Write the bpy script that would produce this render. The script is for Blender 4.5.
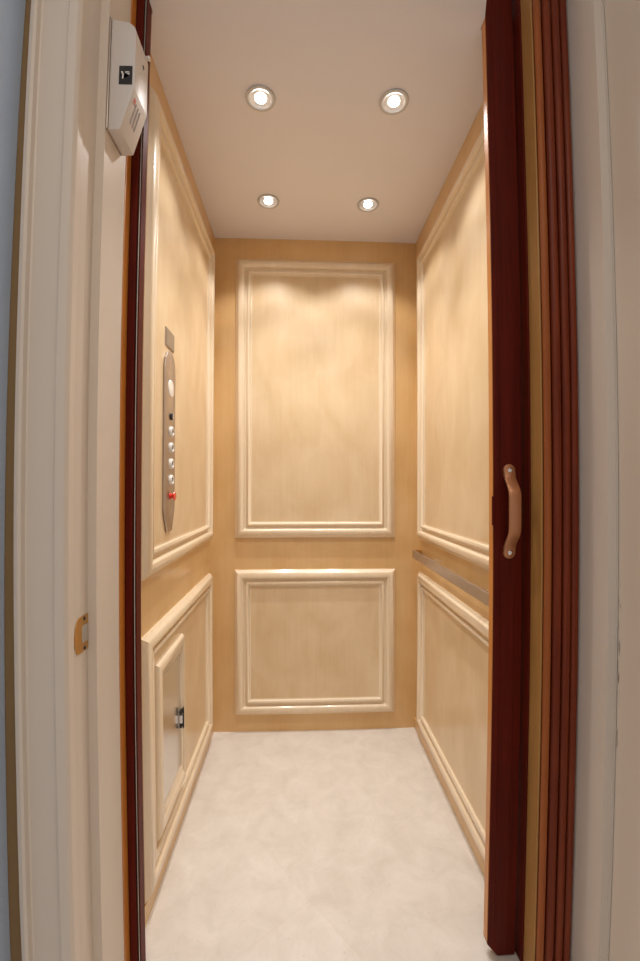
import bpy, bmesh, math
from mathutils import Matrix, Vector

sc = bpy.context.scene
for _o in list(bpy.data.objects):
    bpy.data.objects.remove(_o)
col = sc.collection

# ------------------------------------------------------------------ camera
EYE = 1.2166
YAW, PITCH, ROLL = .0452, .0107, -.0022
cam = bpy.data.cameras.new('camera')
cam_ob = bpy.data.objects.new('camera', cam)
col.objects.link(cam_ob)
sc.camera = cam_ob
# the photograph's 16 mm lens bows straight lines outwards (mild barrel distortion)
cam.type = 'PANO'
cam.panorama_type = 'FISHEYE_LENS_POLYNOMIAL'
cam.sensor_fit = 'HORIZONTAL'
cam.sensor_width, cam.sensor_height = 64.0, 96.1
cam.fisheye_fov = math.pi
cam.fisheye_polynomial_k0 = 0.0
cam.fisheye_polynomial_k1 = -2.377608e-02
cam.fisheye_polynomial_k2 = 4.469476e-05
cam.fisheye_polynomial_k3 = 2.631898e-06
cam.fisheye_polynomial_k4 = -2.219015e-08
cam.clip_start = .01
_fwd = Vector((math.sin(YAW) * math.cos(PITCH), math.cos(YAW) * math.cos(PITCH), math.sin(PITCH)))
_rt = _fwd.cross(Vector((0, 0, 1))).normalized()
_up = _rt.cross(_fwd).normalized()
_c, _s = math.cos(ROLL), math.sin(ROLL)
_r2, _u2 = _rt * _c - _up * _s, _up * _c + _rt * _s
cam_ob.matrix_world = Matrix((( _r2.x, _u2.x, -_fwd.x, 0), (_r2.y, _u2.y, -_fwd.y, 0),
                              (_r2.z, _u2.z, -_fwd.z, EYE), (0, 0, 0, 1)))

# ------------------------------------------------------------------ light and exposure
w = bpy.data.worlds.new('hall_daylight')
sc.world = w
w.use_nodes = True
w.node_tree.nodes['Background'].inputs[0].default_value = (1.0, .91, .83, 1)
w.node_tree.nodes['Background'].inputs[1].default_value = .72

sc.view_settings.view_transform = 'Standard'
sc.view_settings.look = 'None'
sc.view_settings.exposure = -0.09
sc.view_settings.gamma = 1.0
sc.view_settings.use_curve_mapping = False
sc.cycles.max_bounces = 14
sc.cycles.diffuse_bounces = 8
sc.cycles.glossy_bounces = 5
sc.cycles.use_denoising = True
sc.cycles.sample_clamp_indirect = 6.0

SPOT_W = 8.5      # wide spill of each lamp
BEAM_W = 29.0     # its narrow beam
SPOT_COL = (1.0, .985, .97)

# added warm fill light, unseen, overhead and behind the camera
_l = bpy.data.lights.new('hall_fill', 'AREA')
_l.shape = 'DISK'
_l.size = .5
_l.energy = 10
_l.color = (1.0, .86, .68)
_lo = bpy.data.objects.new('hall_fill', _l)
_lo.location = (.05, -.55, 2.86)
col.objects.link(_lo)

# ------------------------------------------------------------------ dimensions (metres)
XL, XR, YB, ZC = -.4315, .5786, 2.11, 2.445    # the car
YF = 1.03                                       # front of the car
TOP = 2.7                                       # door opening height


# ------------------------------------------------------------------ materials
def new_mat(name):
    m = bpy.data.materials.new(name)
    m.use_nodes = True
    nt = m.node_tree
    return m, nt, nt.nodes['Principled BSDF']


def plain(name, colr, rough=.5, metal=0.0, coat=0.0, bump=0.0, scale=200.0, var=0.04):
    """Plain surface with a faint procedural mottling."""
    m, nt, p = new_mat(name)
    tc = nt.nodes.new('ShaderNodeTexCoord')
    n = nt.nodes.new('ShaderNodeTexNoise')
    n.inputs['Scale'].default_value = scale * .1
    n.inputs['Detail'].default_value = 3
    nt.links.new(tc.outputs['Object'], n.inputs['Vector'])
    r = nt.nodes.new('ShaderNodeValToRGB')
    r.color_ramp.elements[0].color = (*[c * (1 - var) for c in colr], 1)
    r.color_ramp.elements[1].color = (*[min(1, c * (1 + var)) for c in colr], 1)
    nt.links.new(n.outputs['Fac'], r.inputs['Fac'])
    nt.links.new(r.outputs['Color'], p.inputs['Base Color'])
    p.inputs['Roughness'].default_value = rough
    p.inputs['Metallic'].default_value = metal
    p.inputs['Coat Weight'].default_value = coat
    p.inputs['Coat Roughness'].default_value = .12
    if bump:
        n2 = nt.nodes.new('ShaderNodeTexNoise')
        n2.inputs['Scale'].default_value = scale
        nt.links.new(tc.outputs['Object'], n2.inputs['Vector'])
        b = nt.nodes.new('ShaderNodeBump')
        b.inputs['Strength'].default_value = bump
        b.inputs['Distance'].default_value = .001
        nt.links.new(n2.outputs['Fac'], b.inputs['Height'])
        nt.links.new(b.outputs['Normal'], p.inputs['Normal'])
    return m


def wood(name, light, dark, blotch=.5, rough=.35, coat=.5, stretch=(26, 26, 1.3), coat_rough=.1, seed=0.0, spec=.5):
    """Vertical-grained wood with a cloudy maple figure."""
    m, nt, p = new_mat(name)
    tc = nt.nodes.new('ShaderNodeTexCoord')
    mp = nt.nodes.new('ShaderNodeMapping')
    mp.inputs['Scale'].default_value = stretch
    mp.inputs['Location'].default_value = (seed, seed * .7, seed * .3)
    nt.links.new(tc.outputs['Object'], mp.inputs['Vector'])
    g = nt.nodes.new('ShaderNodeTexNoise')
    g.inputs['Scale'].default_value = 2.6
    g.inputs['Detail'].default_value = 6
    g.inputs['Distortion'].default_value = .6
    nt.links.new(mp.outputs['Vector'], g.inputs['Vector'])
    mp2 = nt.nodes.new('ShaderNodeMapping')
    mp2.inputs['Scale'].default_value = (5, 5, 3)
    mp2.inputs['Location'].default_value = (seed, seed, seed)
    nt.links.new(tc.outputs['Object'], mp2.inputs['Vector'])
    b = nt.nodes.new('ShaderNodeTexNoise')
    b.inputs['Scale'].default_value = 1.4
    b.inputs['Detail'].default_value = 4
    b.inputs['Distortion'].default_value = .5
    nt.links.new(mp2.outputs['Vector'], b.inputs['Vector'])
    mix = nt.nodes.new('ShaderNodeMix')
    mix.data_type = 'FLOAT'
    mix.inputs[0].default_value = blotch
    nt.links.new(g.outputs['Fac'], mix.inputs[2])
    nt.links.new(b.outputs['Fac'], mix.inputs[3])
    r = nt.nodes.new('ShaderNodeValToRGB')
    r.color_ramp.elements[0].position = .32
    r.color_ramp.elements[0].color = (*dark, 1)
    r.color_ramp.elements[1].position = .66
    r.color_ramp.elements[1].color = (*light, 1)
    nt.links.new(mix.outputs[0], r.inputs['Fac'])
    nt.links.new(r.outputs['Color'], p.inputs['Base Color'])
    p.inputs['Roughness'].default_value = rough
    p.inputs['Specular IOR Level'].default_value = spec
    p.inputs['Coat Weight'].default_value = coat
    p.inputs['Coat Roughness'].default_value = coat_rough
    return m


def stone(name):
    m, nt, p = new_mat(name)
    tc = nt.nodes.new('ShaderNodeTexCoord')
    mp = nt.nodes.new('ShaderNodeMapping')
    mp.inputs['Rotation'].default_value = (0, 0, math.radians(-38))
    mp.inputs['Location'].default_value = (-.775, -.945, 0)
    nt.links.new(tc.outputs['Object'], mp.inputs['Vector'])
    br = nt.nodes.new('ShaderNodeTexBrick')
    br.offset = 0.0
    br.inputs['Scale'].default_value = 1.0
    br.inputs['Brick Width'].default_value = .46
    br.inputs['Row Height'].default_value = .46
    br.inputs['Mortar Size'].default_value = .0012
    br.inputs['Mortar Smooth'].default_value = .3
    br.inputs['Color1'].default_value = (.715, .67, .61, 1)
    br.inputs['Color2'].default_value = (.785, .745, .69, 1)
    br.inputs['Mortar'].default_value = (.72, .66, .58, 1)
    nt.links.new(mp.outputs['Vector'], br.inputs['Vector'])
    n = nt.nodes.new('ShaderNodeTexNoise')
    n.inputs['Scale'].default_value = 10
    n.inputs['Detail'].default_value = 9
    n.inputs['Roughness'].default_value = .68
    n.inputs['Distortion'].default_value = .5
    nt.links.new(tc.outputs['Object'], n.inputs['Vector'])
    r = nt.nodes.new('ShaderNodeValToRGB')
    r.color_ramp.elements[0].position = .3
    r.color_ramp.elements[0].color = (.85, .83, .80, 1)
    r.color_ramp.elements[1].position = .72
    r.color_ramp.elements[1].color = (1.03, 1.03, 1.03, 1)
    nt.links.new(n.outputs['Fac'], r.inputs['Fac'])
    mx = nt.nodes.new('ShaderNodeMix')
    mx.data_type = 'RGBA'
    mx.blend_type = 'MULTIPLY'
    mx.inputs[0].default_value = 1
    nt.links.new(br.outputs['Color'], mx.inputs[6])
    nt.links.new(r.outputs['Color'], mx.inputs[7])
    # small darker pits of the travertine
    v = nt.nodes.new('ShaderNodeTexNoise')
    v.inputs['Scale'].default_value = 75
    v.inputs['Detail'].default_value = 4
    nt.links.new(tc.outputs['Object'], v.inputs['Vector'])
    vr = nt.nodes.new('ShaderNodeValToRGB')
    vr.color_ramp.elements[0].position = .24
    vr.color_ramp.elements[0].color = (.88, .85, .81, 1)
    vr.color_ramp.elements[1].position = .36
    vr.color_ramp.elements[1].color = (1, 1, 1, 1)
    nt.links.new(v.outputs['Fac'], vr.inputs['Fac'])
    mx2 = nt.nodes.new('ShaderNodeMix')
    mx2.data_type = 'RGBA'
    mx2.blend_type = 'MULTIPLY'
    mx2.inputs[0].default_value = 1
    nt.links.new(mx.outputs[2], mx2.inputs[6])
    nt.links.new(vr.outputs['Color'], mx2.inputs[7])
    nt.links.new(mx2.outputs[2], p.inputs['Base Color'])
    p.inputs['Roughness'].default_value = .42
    return m


def glow(name, colr, strength):
    m, nt, p = new_mat(name)
    p.inputs['Base Color'].default_value = (*colr, 1)
    p.inputs['Emission Color'].default_value = (*colr, 1)
    p.inputs['Emission Strength'].default_value = strength
    return m


def mesh_grid(name):
    """Fine dark mesh of a loudspeaker grille."""
    m, nt, p = new_mat(name)
    tc = nt.nodes.new('ShaderNodeTexCoord')
    v = nt.nodes.new('ShaderNodeTexVoronoi')
    v.inputs['Scale'].default_value = 260
    v.inputs['Randomness'].default_value = 0
    nt.links.new(tc.outputs['Object'], v.inputs['Vector'])
    r = nt.nodes.new('ShaderNodeValToRGB')
    r.color_ramp.elements[0].position = .25
    r.color_ramp.elements[0].color = (.14, .10, .07, 1)
    r.color_ramp.elements[1].position = .4
    r.color_ramp.elements[1].color = (.36, .28, .20, 1)
    nt.links.new(v.outputs['Distance'], r.inputs['Fac'])
    nt.links.new(r.outputs['Color'], p.inputs['Base Color'])
    p.inputs['Roughness'].default_value = .5
    p.inputs['Metallic'].default_value = .3
    return m


M = {}
M['maple'] = wood('maple_panel', (.745, .585, .38), (.64, .465, .26), .8, .38, .45, seed=1.3, coat_rough=.16)
M['stile'] = wood('maple_stile', (.70, .465, .215), (.62, .38, .15), .7, .38, .45, seed=4.1, coat_rough=.16)
M['mould'] = wood('maple_moulding', (.82, .69, .51), (.76, .61, .42), .4, .3, .7, seed=7.7)
M['mahogany'] = wood('mahogany', (.12, .009, .002), (.065, .003, .0008), .35, .5, .0, (40, 40, 1.0), seed=2.2, spec=.16)
M['fold'] = wood('mahogany_fold', (.21, .036, .008), (.12, .013, .003), .3, .42, .0, (50, 50, 1.0), seed=3.2, spec=.25)
M['lit_fold'] = wood('lit_mahogany_fold', (.36, .105, .025), (.27, .065, .014), .3, .42, .0, (50, 50, 1.0), seed=8.2, spec=.25)  # first fold only, with the car's light put into its colour
M['veneer'] = wood('tan_veneer', (.44, .225, .065), (.36, .175, .045), .4, .5, .1, seed=5.9)
M['orange'] = wood('orange_edge', (.62, .235, .035), (.50, .17, .022), .4, .4, .3, seed=6.3)
M['ceiling'] = plain('ceiling_paint', (.77, .755, .80), .75, scale=60, var=.02)
M['white'] = plain('white_trim_paint', (.67, .59, .51), .5, scale=40, var=.03)
M['white_door'] = None
M['stone'] = stone('cream_stone')
M['blue'] = plain('pale_blue_paint', (.62, .76, 1.0), .45, scale=20, var=.06)
M['shaded_wall'] = plain('shaded_ochre_wall', (.27, .165, .07), .7, scale=60, var=.04)  # tan wall, with the shade beside the casing put into its colour
M['steel'] = plain('brushed_steel', (.72, .70, .68), .24, 1.0, scale=300, var=.04)
M['nickel'] = plain('satin_nickel', (.50, .43, .38), .34, .85, scale=300, var=.06)
M['chrome'] = plain('bright_chrome', (.86, .86, .87), .12, 1.0, scale=100, var=.02)
M['brass'] = plain('brass', (.62, .36, .12), .3, .9, scale=100, var=.10)
M['bronze'] = plain('tan_bronze', (.46, .19, .08), .42, .35, coat=.3, scale=120, var=.06)
M['black'] = plain('black_plastic', (.012, .011, .011), .4, scale=100, var=.1)
M['plastic'] = plain('white_plastic', (.66, .61, .57), .42, scale=80, var=.02)
M['red'] = plain('red_plastic', (.75, .035, .015), .3, coat=.4, scale=80, var=.03)
M['redink'] = plain('red_print', (.55, .12, .08), .6, scale=80, var=.05)
M['greyink'] = plain('grey_print', (.30, .26, .24), .6, scale=80, var=.05)
M['ring'] = plain('grey_ring', (.52, .52, .53), .4, .3, scale=100, var=.03)
M['silver'] = plain('silver_paint', (.66, .66, .68), .3, .55, scale=100, var=.03)
M['lens'] = plain('white_lens', (.86, .84, .80), .25, coat=.5, scale=60, var=.01)
M['grille'] = mesh_grid('speaker_mesh')
M['bulb'] = glow('lamp_glow', (1.0, .96, .90), 14.0)


def door_paint():
    """White door paint, chipped along the hinge-side edge."""
    m, nt, p = new_mat('white_door_paint')
    tc = nt.nodes.new('ShaderNodeTexCoord')
    sp = nt.nodes.new('ShaderNodeSeparateXYZ')
    nt.links.new(tc.outputs['Object'], sp.inputs['Vector'])
    mp = nt.nodes.new('ShaderNodeMapping')
    mp.inputs['Scale'].default_value = (30, 160, 22)
    nt.links.new(tc.outputs['Object'], mp.inputs['Vector'])
    n = nt.nodes.new('ShaderNodeTexNoise')
    n.inputs['Scale'].default_value = 1.0
    n.inputs['Detail'].default_value = 4
    nt.links.new(mp.outputs['Vector'], n.inputs['Vector'])

    def mr(sock, a, b, c, d):
        q = nt.nodes.new('ShaderNodeMapRange')
        q.inputs[1].default_value, q.inputs[2].default_value = a, b
        q.inputs[3].default_value, q.inputs[4].default_value = c, d
        nt.links.new(sock, q.inputs[0])
        return q.outputs[0]

    def mul(a, b):
        q = nt.nodes.new('ShaderNodeMath')
        q.operation = 'MULTIPLY'
        nt.links.new(a, q.inputs[0])
        nt.links.new(b, q.inputs[1])
        return q.outputs[0]
    edge = mr(sp.outputs['Y'], .853, .860, 0, 1)
    z1 = mr(sp.outputs['Z'], .60, .72, 0, 1)
    z2 = mr(sp.outputs['Z'], 1.02, 1.08, 1, 0)
    chip = mr(n.outputs['Fac'], .52, .60, 0, 1)
    f = mul(mul(edge, chip), mul(z1, z2))
    mx = nt.nodes.new('ShaderNodeMix')
    mx.data_type = 'RGBA'
    mx.inputs[6].default_value = (.63, .55, .465, 1)
    mx.inputs[7].default_value = (.10, .075, .055, 1)
    nt.links.new(f, mx.inputs[0])
    nt.links.new(mx.outputs[2], p.inputs['Base Color'])
    p.inputs['Roughness'].default_value = .4
    return m


M['white_door'] = door_paint()


# ------------------------------------------------------------------ mesh helpers
class MB:
    def __init__(self):
        self.bm = bmesh.new()

    def box(self, x0, x1, y0, y1, z0, z1, bev=0.0, seg=2):
        r = bmesh.ops.create_cube(self.bm, size=1)
        vs = r['verts']
        for v in vs:
            v.co = Vector((x0 + (v.co.x + .5) * (x1 - x0), y0 + (v.co.y + .5) * (y1 - y0), z0 + (v.co.z + .5) * (z1 - z0)))
        if bev:
            es = {e for v in vs for e in v.link_edges}
            bmesh.ops.bevel(self.bm, geom=list(es), offset=bev, segments=seg, affect='EDGES', profile=.5)
        return self

    def prism(self, pts, A, B, Nn, n0, n1, bev=0.0, seg=2):
        """Polygon of (a, b) pairs along axes A, B extruded along Nn from n0 to n1."""
        A, B, Nn = Vector(A), Vector(B), Vector(Nn)
        lo = [self.bm.verts.new(A * a + B * b + Nn * n0) for a, b in pts]
        hi = [self.bm.verts.new(A * a + B * b + Nn * n1) for a, b in pts]
        k = len(pts)
        fs = [self.bm.faces.new(lo[::-1]), self.bm.faces.new(hi)]
        for i in range(k):
            j = (i + 1) % k
            fs.append(self.bm.faces.new((lo[i], lo[j], hi[j], hi[i])))
        if bev:
            es = {e for f in fs for e in f.edges}
            bmesh.ops.bevel(self.bm, geom=list(es), offset=bev, segments=seg, affect='EDGES', profile=.5)
        return self

    def frame(self, O, U, V, Nn, rect, prof, sl=1, sb=1, sr=1, st=1):
        """Mitred rectangular frame: prof = (inset, height) pairs from the outer edge inwards."""
        O, U, V, Nn = Vector(O), Vector(U), Vector(V), Vector(Nn)
        u0, u1, v0, v1 = rect
        loops = []
        for t, h in prof:
            cs = [(u0 + t * sl, v0 + t * sb), (u1 - t * sr, v0 + t * sb), (u1 - t * sr, v1 - t * st), (u0 + t * sl, v1 - t * st)]
            loops.append([self.bm.verts.new(O + U * a + V * b + Nn * h) for a, b in cs])
        for a, b in zip(loops[:-1], loops[1:]):
            for i in range(4):
                j = (i + 1) % 4
                self.bm.faces.new((a[i], a[j], b[j], b[i]))
        for i in range(4):   # closed back
            j = (i + 1) % 4
            a, b = loops[-1], loops[0]
            self.bm.faces.new((a[i], a[j], b[j], b[i]))
        return self

    def lathe(self, prof, O, axis, seg=32):
        """Revolve (radius, height) pairs about axis through O."""
        ax = Vector(axis).normalized()
        p = ax.orthogonal().normalized()
        q = ax.cross(p)
        O = Vector(O)
        rings = []
        for r, h in prof:
            if r < 1e-6:
                rings.append([self.bm.verts.new(O + ax * h)])
            else:
                rings.append([self.bm.verts.new(O + ax * h + (p * math.cos(t) + q * math.sin(t)) * r)
                              for t in (2 * math.pi * k / seg for k in range(seg))])
        for a, b in zip(rings[:-1], rings[1:]):
            for i in range(seg):
                j = (i + 1) % seg
                if len(a) == 1 and len(b) == 1:
                    continue
                if len(a) == 1:
                    self.bm.faces.new((a[0], b[j], b[i]))
                elif len(b) == 1:
                    self.bm.faces.new((a[i], a[j], b[0]))
                else:
                    self.bm.faces.new((a[i], a[j], b[j], b[i]))
        return self

    def sweep(self, path, section, side):
        """Sweep a closed section (side, normal) along a path; side = constant binormal."""
        side = Vector(side).normalized()
        path = [Vector(p) for p in path]
        rings = []
        for i, p in enumerate(path):
            t = (path[min(i + 1, len(path) - 1)] - path[max(i - 1, 0)]).normalized()
            n = t.cross(side).normalized()
            rings.append([self.bm.verts.new(p + side * a + n * b) for a, b in section])
        k = len(section)
        for a, b in zip(rings[:-1], rings[1:]):
            for i in range(k):
                j = (i + 1) % k
                self.bm.faces.new((a[i], a[j], b[j], b[i]))
        self.bm.faces.new(rings[0][::-1])
        self.bm.faces.new(rings[-1])
        return self

    def build(self, name, mat, parent=None, loc=None, smooth=35):
        bmesh.ops.recalc_face_normals(self.bm, faces=self.bm.faces[:])
        me = bpy.data.meshes.new(name)
        if loc is not None:
            for v in self.bm.verts:
                v.co -= Vector(loc)
        self.bm.to_mesh(me)
        self.bm.free()
        if smooth:
            ang = math.radians(smooth)
            me.shade_smooth()
            try:
                me.set_sharp_from_angle(angle=ang)
            except AttributeError:
                pass
        me.materials.append(mat)
        o = bpy.data.objects.new(name, me)
        col.objects.link(o)
        if loc is not None:
            o.location = loc
        if parent is not None:
            o.parent = parent
            off, q = Vector((0, 0, 0)), parent
            while q is not None:
                off += Vector(q.location)
                q = q.parent
            o.location = (Vector(loc) if loc is not None else Vector((0, 0, 0))) - off
        return o


def struct(o):
    o['kind'] = 'structure'
    return o


def tag(o, label, cat, group=None):
    o['label'] = label
    o['category'] = cat
    if group:
        o['group'] = group
    return o


def thing(name, label, cat, loc, group=None):
    o = bpy.data.objects.new(name, None)
    o.empty_display_size = .05
    o.location = loc
    col.objects.link(o)
    return tag(o, label, cat, group)


X, Y, Z = (1, 0, 0), (0, 1, 0), (0, 0, 1)


def circ(n, r, a0=0, a1=2 * math.pi):
    return [(r * math.cos(a0 + (a1 - a0) * k / n), r * math.sin(a0 + (a1 - a0) * k / n)) for k in range(n)]


# ------------------------------------------------------------------ the setting: the car
struct(MB().box(XL - .04, XR + .14, YF - .02, YB + .04, -.05, 0).build('floor', M['stone'], smooth=0))
struct(MB().box(XL - .04, XR + .14, 1.07, YB + .04, ZC, ZC + .04).prism([(-.3896, 1.04), (-.3660, .998), (.4645, .998), (.4783, 1.04), (.4783, 1.07), (-.3896, 1.07)], X, Y, Z, ZC, ZC + .04).build('ceiling', M['ceiling'], smooth=0))
wl = struct(MB().box(XL - .04, XL, YF, YB, 0, ZC).build('wall_left', M['stile'], smooth=0))
wr = struct(MB().box(XR, XR + .04, YF + .05, YB, 0, ZC).build('wall_right', M['stile'], smooth=0))
wb = struct(MB().box(XL - .04, XR + .04, YB, YB + .04, 0, ZC).build('wall_back', M['stile'], smooth=0))

# moulding: big outer bead, flat valley, small inner bead
PROF = [(0, 0), (0, .006), (.004, .009), (.010, .016), (.018, .022), (.027, .0245), (.035, .0235), (.041, .019),
        (.044, .011), (.046, .0065), (.056, .0055), (.0565, .011), (.060, .0155), (.066, .0170), (.071, .0145),
        (.074, .009), (.0745, .004), (.080, .003), (.080, 0)]
# veneered fields inside the mouldings
for (wall, O, U, N, u0, u1, lo0) in (
        (wb, (0, YB, 0), X, (0, -1, 0), -.322, .470, .087),
        (wl, (XL, 0, 0), Y, X, 1.162, 2.035, .062),
        (wr, (XR, 0, 0), Y, (-1, 0, 0), 1.162, 2.035, .062)):
    O, U, N = Vector(O), Vector(U), Vector(N)
    for nm, v0, v1 in (('upper_panel', .957, 2.335), ('lower_panel', lo0, .80)):
        mb = MB()
        mb.prism([(u0 + .01, v0 + .01), (u1 - .01, v0 + .01), (u1 - .01, v1 - .01), (u0 + .01, v1 - .01)], U, Z, N,
                 O.dot(N) - .001, O.dot(N) + .003)
        mb.build(nm, M['maple'], wall, smooth=0)
k = 0
for (O, U, N, u0, u1, lo0) in (
        ((0, YB, 0), X, (0, -1, 0), -.322, .470, .087),
        ((XL, 0, 0), Y, X, 1.162, 2.035, .062),
        ((XR, 0, 0), Y, (-1, 0, 0), 1.162, 2.035, .062)):
    for v0, v1 in ((.957, 2.335), (lo0, .80)):
        k += 1
        struct(MB().frame(O, U, Z, N, (u0, u1, v0, v1), PROF).build('trim_%d' % k, M['mould'], smooth=40))
# skirting boards under the side panels
struct(MB().box(XL, XL + .007, YF + .05, YB, 0, .056, .002).build('baseboard_left', M['stile'], smooth=0))
struct(MB().box(XR - .007, XR, YF + .05, YB, 0, .056, .002).build('baseboard_right', M['stile'], smooth=0))

# ------------------------------------------------------------------ the setting: the hall side
struct(MB().box(-.62, 1.3, -2.2, YF - .02, -.05, 0).build('floor_hall', M['stone'], smooth=0))
fw = MB()
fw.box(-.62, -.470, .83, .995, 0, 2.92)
fw.box(.700, 1.3, .83, .995, 0, 2.92)
fw.box(-.470, .700, .83, .995, TOP + .03, 2.92)
struct(fw.build('wall_front', M['shaded_wall'], smooth=0))
hl = MB()
hl.prism([(-.5725, 0), (-.5555, 2.92), (-.62, 2.92), (-.62, 0)], X, Z, Y, -2.2, .829)
struct(hl.build('wall_hall_left', M['blue'], smooth=0))
struct(MB().box(-.62, 1.3, -2.2, .995, 2.92, 2.96).build('ceiling_hall', M['ceiling'], smooth=0))

# door frame: jambs with stops, head
struct(MB().prism([(-.468, .815), (-.440, .815), (-.4375, .818), (-.436, .824), (-.436, .888), (-.4176, .888),
                   (-.4176, .9975), (-.468, .9975)], X, Y, Z, 0, TOP).build('trim_7', M['white'], smooth=30))
struct(MB().prism([(.698, .8660), (.6750, .8660), (.674, .867), (.674, .872), (.6555, .872),
                   (.6555, .9975), (.698, .9975)], X, Y, Z, 0, TOP).build('trim_8', M['white'], smooth=30))
struct(MB().prism([(.815, TOP), (.888, TOP), (.888, TOP - .018), (.9975, TOP - .018), (.9975, TOP + .03), (.815, TOP + .03)],
                  Y, Z, X, -.47, .70).build('trim_9', M['white'], smooth=0))
# moulded casing on the latch side, and over the head
CAS = [(-.5262, .829), (-.5262, .795), (-.5225, .790), (-.515, .788), (-.5105, .791), (-.509, .801), (-.506, .8025),
       (-.490, .8015), (-.473, .8035), (-.4575, .8055), (-.456, .8000), (-.453, .7985), (-.445, .7995), (-.4385, .8015),
       (-.4345, .806), (-.433, .810), (-.4335, .8145), (-.4335, .829)]
struct(MB().prism(CAS, X, Y, Z, 0, TOP + .09).build('trim_10', M['white'], smooth=25))
struct(MB().box(-.5262, .75, .80, .829, TOP + .005, TOP + .09, .004).build('trim_11', M['white'], smooth=0))
# orange edge of the car front beside the jamb
struct(MB().box(-.4530, -.4165, 1.000, 1.029, 0, 2.66, .0015).build('trim_12', M['orange'], smooth=0))

# open white door, hinged on the right jamb
dr = MB()
dr.box(.6735, .7135, -.05, .8630, .012, TOP - .01, .002)
struct(dr.build('door_1', M['white_door'], smooth=0))

# ------------------------------------------------------------------ recessed lamps in the car ceiling
LAMPS = [(-.132, 1.312, 'silver recessed ceiling light nearest the white alarm box, front left'),
         (.293, 1.304, 'silver recessed ceiling light nearest the dark gate post, front right'),
         (-.144, 1.817, 'silver recessed ceiling light close to the back wall, on the control panel side'),
         (.290, 1.819, 'silver recessed ceiling light close to the back wall, on the handrail side')]


def make_lamp(x, y, label):
    t = thing('recessed_light', label, 'ceiling light', (x, y, ZC), 'recessed lights in the car ceiling')
    o = MB().lathe([(.0465, 0), (.0475, -.002), (.0465, -.005), (.042, -.0062), (.037, -.0045), (.0365, 0)], (0, 0, 0), Z, 40)
    o = o.build('trim_ring', M['ring'], smooth=40)
    o.parent = t
    o = MB().lathe([(.037, -.0042), (.033, -.0012), (.029, .0), (.024, -.0006), (.0, -.0006)], (0, 0, 0), Z, 40)
    o = o.build('reflector', M['silver'], smooth=40)
    o.parent = t
    o = MB().lathe([(.0, -.0095), (.009, -.0088), (.015, -.0066), (.0180, -.0035), (.0180, -.0007), (0, -.0007)], (0, 0, 0), Z, 32)
    o = o.build('bulb', M['bulb'], smooth=60)
    o.parent = t
    for nm, en, ang, bl in (('spill', SPOT_W, 117, .40), ('beam', BEAM_W, 78, 1.0)):
        L = bpy.data.lights.new(nm, 'SPOT')
        L.energy = en
        L.color = SPOT_COL
        L.spot_size = math.radians(ang)
        L.spot_blend = bl
        L.shadow_soft_size = .018
        lo = bpy.data.objects.new(nm, L)
        lo.location = (0, 0, -.03)
        col.objects.link(lo)
        lo.parent = t


for a in LAMPS:
    make_lamp(*a)

# ------------------------------------------------------------------ car operating panel on the left wall
FX = XL + .003      # face of the veneer
pan = thing('control_panel', 'tall narrow metal lift control panel with round buttons on the left wall', 'control panel', (FX, 1.43, 1.08))
yc = 1.393


def xprism(pts, n0, n1, bev=0.0, seg=2):
    return MB().prism(pts, Y, Z, X, FX + n0, FX + n1, bev, seg)


xprism([(yc - .053, 1.135), (yc - .022, 1.066), (yc + .022, 1.066), (yc + .053, 1.135), (yc + .053, 1.590),
        (yc + .046, 1.618), (yc + .028, 1.640), (yc, 1.650), (yc - .028, 1.640), (yc - .046, 1.618), (yc - .053, 1.590)],
       0, .008, .003).build('faceplate', M['nickel'], pan, smooth=40)
FP = FX + .008
MB().lathe([(.0, .003), (.022, .003), (.0265, .002), (.028, 0), (0, 0)], (FP, yc, 1.527), X, 36).build('lamp_lens', M['lens'], pan)
ks = MB().lathe([(.0, .007), (.008, .007), (.0115, .005), (.012, 0), (0, 0)], (FP, yc, 1.437), X, 28).build('key_switch', M['black'], pan)
MB().box(FP + .0068, FP + .0095, yc - .003, yc + .003, 1.428, 1.446, .001).build('key_slot', M['chrome'], ks)
btn_proto = None
for zz in (1.388, 1.336, 1.284, 1.232):
    b = MB().lathe([(.010, .0035), (.0105, .0085), (.014, .0085), (.0165, .006), (.017, 0), (.010, 0), (.010, .0035)],
                   (0, 0, 0), X, 28).build('call_button', M['lens'], smooth=40)
    b.location = (FP - FX, yc - 1.43, zz - 1.08)
    b.parent = pan
    c = MB().lathe([(0, .0055), (.008, .0055), (.0098, .0045), (.0098, 0), (0, 0)], (0, 0, 0), X, 24).build('button_cap', M['nickel'], smooth=40)
    c.parent = b
    d = MB().lathe([(0, .0062), (.0065, .0062), (.0065, .0050), (0, .005)], (0, 0, 0), X, 16).build('button_mark', M['black'], smooth=40)
    d.parent = b
sb = MB().lathe([(0, .017), (.009, .017), (.0135, .016), (.0145, .0135), (.012, .011), (.007, .009), (.007, .003), (.011, .002), (.0115, 0), (0, 0)],
                (FP, yc, 1.180), X, 28).build('stop_button', M['red'], pan)
sb['label'] = 'red mushroom stop button'

spk = thing('speaker_grille', 'small square dark speaker grille above the control panel', 'speaker', (FX, yc, 1.658))
xprism([(1.352, 1.658), (1.442, 1.658), (1.442, 1.717), (1.352, 1.717)], 0, .003, .001).build('frame', M['nickel'], spk, smooth=0)
xprism([(1.355, 1.661), (1.439, 1.661), (1.439, 1.714), (1.355, 1.714)], .003, .0042, .0004).build('mesh', M['grille'], spk, smooth=0)

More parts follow.
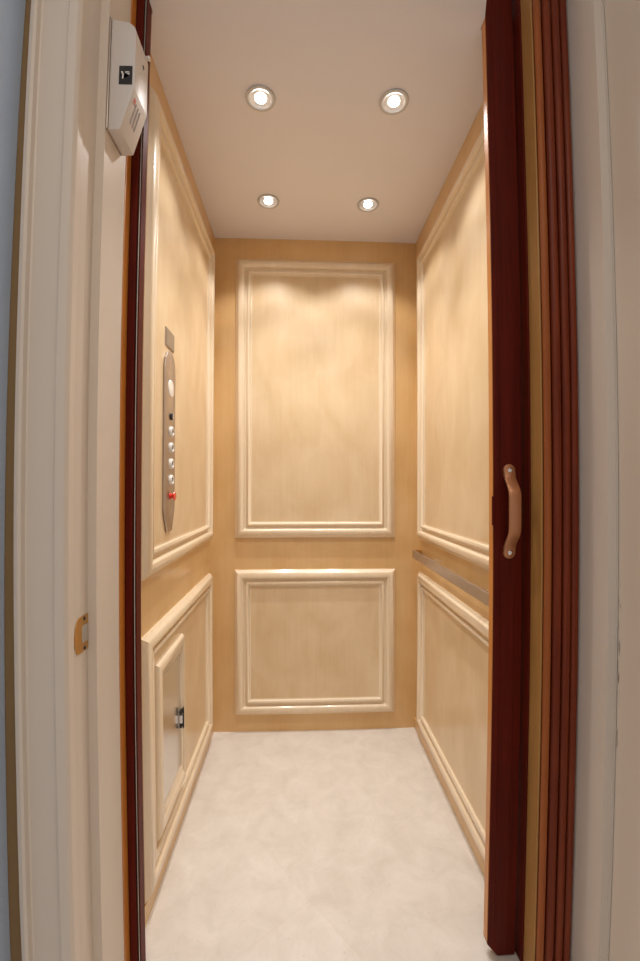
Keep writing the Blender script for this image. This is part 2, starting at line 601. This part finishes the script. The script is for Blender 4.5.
# ------------------------------------------------------------------ phone cabinet low on the left wall
cab = thing('phone_cabinet', 'small wood framed cabinet with steel door low on the left wall', 'cabinet', (FX, 1.43, .17))
FR = [(0, 0), (0, .010), (.004, .015), (.012, .0195), (.022, .021), (.030, .0195), (.036, .0155), (.039, .0125), (.055, .011),
      (.058, .008), (.066, .006), (.066, 0)]
MB().frame((FX, 0, 0), Y, Z, X, (1.255, 1.530, .165, .690), FR, sr=.25).build('frame', M['mould'], cab, smooth=40)
xprism([(1.318, .228), (1.516, .228), (1.516, .627), (1.318, .627)], 0, .0075, .0012).build('door', M['steel'], cab, smooth=0)
la = MB().box(FX + .0075, FX + .010, 1.488, 1.507, .370, .436, .001).build('latch', M['nickel'], cab, smooth=0)
for z0, z1 in ((.420, .434), (.372, .386)):
    MB().box(FX + .0102, FX + .018, 1.489, 1.506, z0, z1, .001).build('latch_stop', M['black'], la, smooth=0)
MB().box(FX + .0182, FX + .0225, 1.499, 1.507, .366, .440, .001).build('pull', M['black'], la, smooth=0)
MB().box(FX + .0102, FX + .020, 1.4895, 1.4980, .389, .417, .001).build('pull_grip', M['chrome'], la, smooth=0)

# ------------------------------------------------------------------ handrail on the right wall
hr = thing('handrail', 'flat brushed metal handrail on the right wall', 'handrail', (XR, 1.6, .84))
MB().box(XR - .046, XR - .038, 1.10, 2.000, .872, .909, .002).build('rail', M['nickel'], hr, smooth=0)
MB().box(XR - .0465, XR - .0035, 2.0005, 2.0105, .872, .909, .002).build('end_return', M['brass'], hr, smooth=0)
for yy in (1.32, 1.86):
    MB().lathe([(0, 0), (.009, 0), (.009, .004), (.006, .006), (.006, .0378), (0, .0378)], (XR, yy, .882), (-1, 0, 0), 24).build('bracket', M['nickel'], hr)

# ------------------------------------------------------------------ mahogany gate post on the latch side
gp = thing('gate_post', 'dark red mahogany post with black channel at left edge of the opening', 'post', (-.40, 1.045, 0))
MB().prism([(-.4505, 1.030), (-.3995, 1.030), (-.3990, 1.0305), (-.3990, 1.046), (-.3920, 1.046), (-.3920, 1.0315), (-.3914, 1.0305),
            (-.3906, 1.0305), (-.3900, 1.0315), (-.3900, 1.060), (-.4300, 1.060), (-.4300, 1.0302), (-.4505, 1.0302)], X, Y, Z, .001, 2.66
           ).build('post', M['mahogany'], gp, smooth=0)
MB().box(-.3989, -.3921, 1.036, 1.0458, .002, 2.658).build('channel', M['black'], gp, smooth=0)
MB().box(-.3962, -.3946, 1.0335, 1.0358, .002, 2.658).build('rail_strip', M['steel'], gp, smooth=0)

# ------------------------------------------------------------------ folding gate on the right
gt = thing('folding_gate', 'dark red mahogany accordion gate folded against the right side', 'gate', (.56, 1.03, 0))
pl = MB()
pl.prism([(.4800, .036), (.4800, 2.66), (.5540, 2.66), (.5540, .004), (.5075, .004)], X, Z, Y, 1.040, 1.064, .0015)
lead = pl.build('lead_post', M['mahogany'], gt, smooth=0)
MB().box(.4785, .4805, 1.0415, 1.0625, .042, 2.658, .0005).build('edge_strip', M['orange'], lead, smooth=0)
MB().box(.4960, .4985, 1.0380, 1.0401, .04, 2.658, .0008).build('bead', M['mahogany'], lead, smooth=0)
MB().box(.5330, .5355, 1.0380, 1.0401, .02, 2.658, .0008).build('bead', M['mahogany'], lead, smooth=0)
MB().box(.4755, .4830, 1.0375, 1.0405, 1.117, 1.190, .002).build('catch', M['mahogany'], lead, smooth=0)
# pull handle: two screwed tabs and a bowed grip
hd = MB()
path = [(.519, 1.0375, 1.259), (.519, 1.036, 1.250), (.519, 1.034, 1.238), (.5185, 1.030, 1.231), (.516, 1.012, 1.214), (.5155, 1.006, 1.207), (.515, 1.001, 1.197),
        (.515, 1.000, 1.185), (.515, 1.000, 1.119), (.515, 1.001, 1.107), (.5155, 1.006, 1.097), (.516, 1.012, 1.090), (.5185, 1.030, 1.073), (.519, 1.034, 1.066), (.519, 1.036, 1.054), (.519, 1.0375, 1.045)]
sec = [(-.0142, -.002), (-.0105, -.0062), (.0105, -.0062), (.0142, -.002), (.0142, .003), (.010, .006), (-.010, .006), (-.0142, .003)]
hd.sweep(path, sec, X)
for zt in (1.255, 1.049):
    hd.lathe([(0, .006), (.012, .006), (.0145, .0045), (.0150, 0), (0, 0)], (.519, 1.0399, zt), (0, -1, 0), 28)
    hd.box(.5045, .5335, 1.0345, 1.0399, min(zt, zt + (.0 if zt < 1.1 else -.018)), max(zt + .018 if zt < 1.1 else zt, zt), .002)
hnd = hd.build('handle', M['bronze'], lead, smooth=45)
hnd['label'] = 'tan bowed pull handle'
for zt in (1.254, 1.050):
    MB().lathe([(0, .0055), (.004, .005), (.0062, .003), (.0066, 0), (0, 0)], (.519, 1.0325, zt), (0, -1, 0), 18).build('screw', M['chrome'], hnd)
# folded leaves: round noses towards the hall
MB().box(.5625, .5665, .9680, 1.0148, .004, 2.66, .0008).build('leaf', M['veneer'], gt, smooth=0)
MB().box(.5585, .5665, 1.0150, 1.0640, .004, 2.66, .0008).build('shaded_leaf', M['mahogany'], gt, smooth=0)  # back of the tan leaf, its shade given by a darker wood
for i, (cx, cy) in enumerate(((.5765, .9660), (.5995, .9665), (.6230, .9665), (.6440, .9665))):
    r = (.0090, .0108, .0098, .0088)[i]
    pts = [(cx + r * math.cos(t), cy + .8 * r * math.sin(t)) for t in (math.pi + math.pi * q / 14 for q in range(15))]
    pts += [(cx + r * .55, cy + .012), (cx + r * .55, 1.060), (cx - r * .55, 1.060), (cx - r * .55, cy + .012)]
    MB().prism(pts, X, Y, Z, .004, 2.66).build('leaf', M['lit_fold' if i == 0 else 'fold'], gt, smooth=50)

# ------------------------------------------------------------------ white alarm box high on the left jamb
JX = -.4176
ab = thing('alarm_box', 'white plastic box with black badge high on the left door jamb', 'alarm box', (JX, .93, 1.972))
MB().box(JX, JX + .004, .889, .970, 1.974, 2.228, .001).build('back_plate', M['nickel'], ab, smooth=0)
mb = MB()
mb.prism([(JX + .004, 1.972), (-.388, 1.974), (-.360, 2.069), (-.360, 2.196), (-.364, 2.210), (-.376, 2.220), (JX + .004, 2.226)],
         X, Z, Y, .892, .969, .0025)
hs = mb.build('housing', M['plastic'], ab, smooth=30)
BX, BZ = -.3935, 2.0745
MB().box(BX, BX + .0285, .8905, .8921, BZ, BZ + .042, .0006).build('badge', M['black'], hs, smooth=0)
gl = MB()
gl.prism([(BX + a, BZ + b) for a, b in ((.0045, .0285), (.0075, .0285), (.0120, .0200), (.0225, .0205), (.0225, .0240), (.0150, .0245), (.0150, .0262),
          (.0225, .0262), (.0225, .0280), (.0155, .0285), (.0110, .0245), (.0100, .0120), (.0070, .0120), (.0078, .0205))], X, Z, Y, .8899, .8906)
gl.build('emblem', M['lens'], hs, smooth=0)
MB().lathe([(0, .012), (.005, .012), (.006, .010), (.0045, .008), (.0045, 0), (0, 0)], (-.3605, .945, 2.190), X, 18).build('screw', M['chrome'], hs)
MB().lathe([(0, .0012), (.0045, .001), (.005, 0), (0, 0)], (-.3602, .938, 2.160), X, 18).build('hole', M['black'], hs)
# printed mark and lines on the lower slope
ex, ez = .028, .095
ln = math.hypot(ex, ez)
S = Vector((ex / ln, 0, ez / ln))
Nn = Vector((ez / ln, 0, -ex / ln))
O = Vector((-.388, 0, 1.974))


def slope_quad(name, y0, y1, s0, s1, mat):
    m = MB()
    m.prism([(y0 , s0 ), (y1, s0), (y1, s1), (y0, s1)], Y, S, Nn, O.dot(Nn) + .0002, O.dot(Nn) + .0008)
    o = m.build(name, mat, None, smooth=0)
    o.data.transform(Matrix.Translation(S * O.dot(S)))
    o.parent = hs
    return o


slope_quad('print_mark', .904, .912, .074, .086, M['redink'])
for q in range(3):
    slope_quad('print_line', .916 + q * .011, .920 + q * .011, .036, .082, M['greyink'])

# ------------------------------------------------------------------ strike plate on the latch jamb
sp = thing('strike_plate', 'small brass strike plate let into the left white door jamb', 'strike plate', (-.436, .85, .88))
MB().prism([(.8490, .882), (.8876, .882), (.8876, .954), (.8490, .954)], Y, Z, X, -.4365, -.4345, .0006).build('plate', M['brass'], sp, smooth=0)
lip = [(.8488, .953), (.8430, .948), (.8370, .937), (.8335, .918), (.8350, .899), (.8420, .886), (.8488, .882)]
MB().prism(lip, Y, Z, X, -.4362, -.4340, .0006).build('lip', M['brass'], sp, smooth=0)
MB().box(-.4346, -.4338, .862, .884, .900, .935, .0003).build('latch_hole', M['steel'], sp, smooth=0)
for zs in (.888, .947):
    MB().lathe([(0, .0012), (.0035, .001), (.0042, 0), (0, 0)], (-.4345, .872, zs), X, 16).build('screw', M['black'], sp)
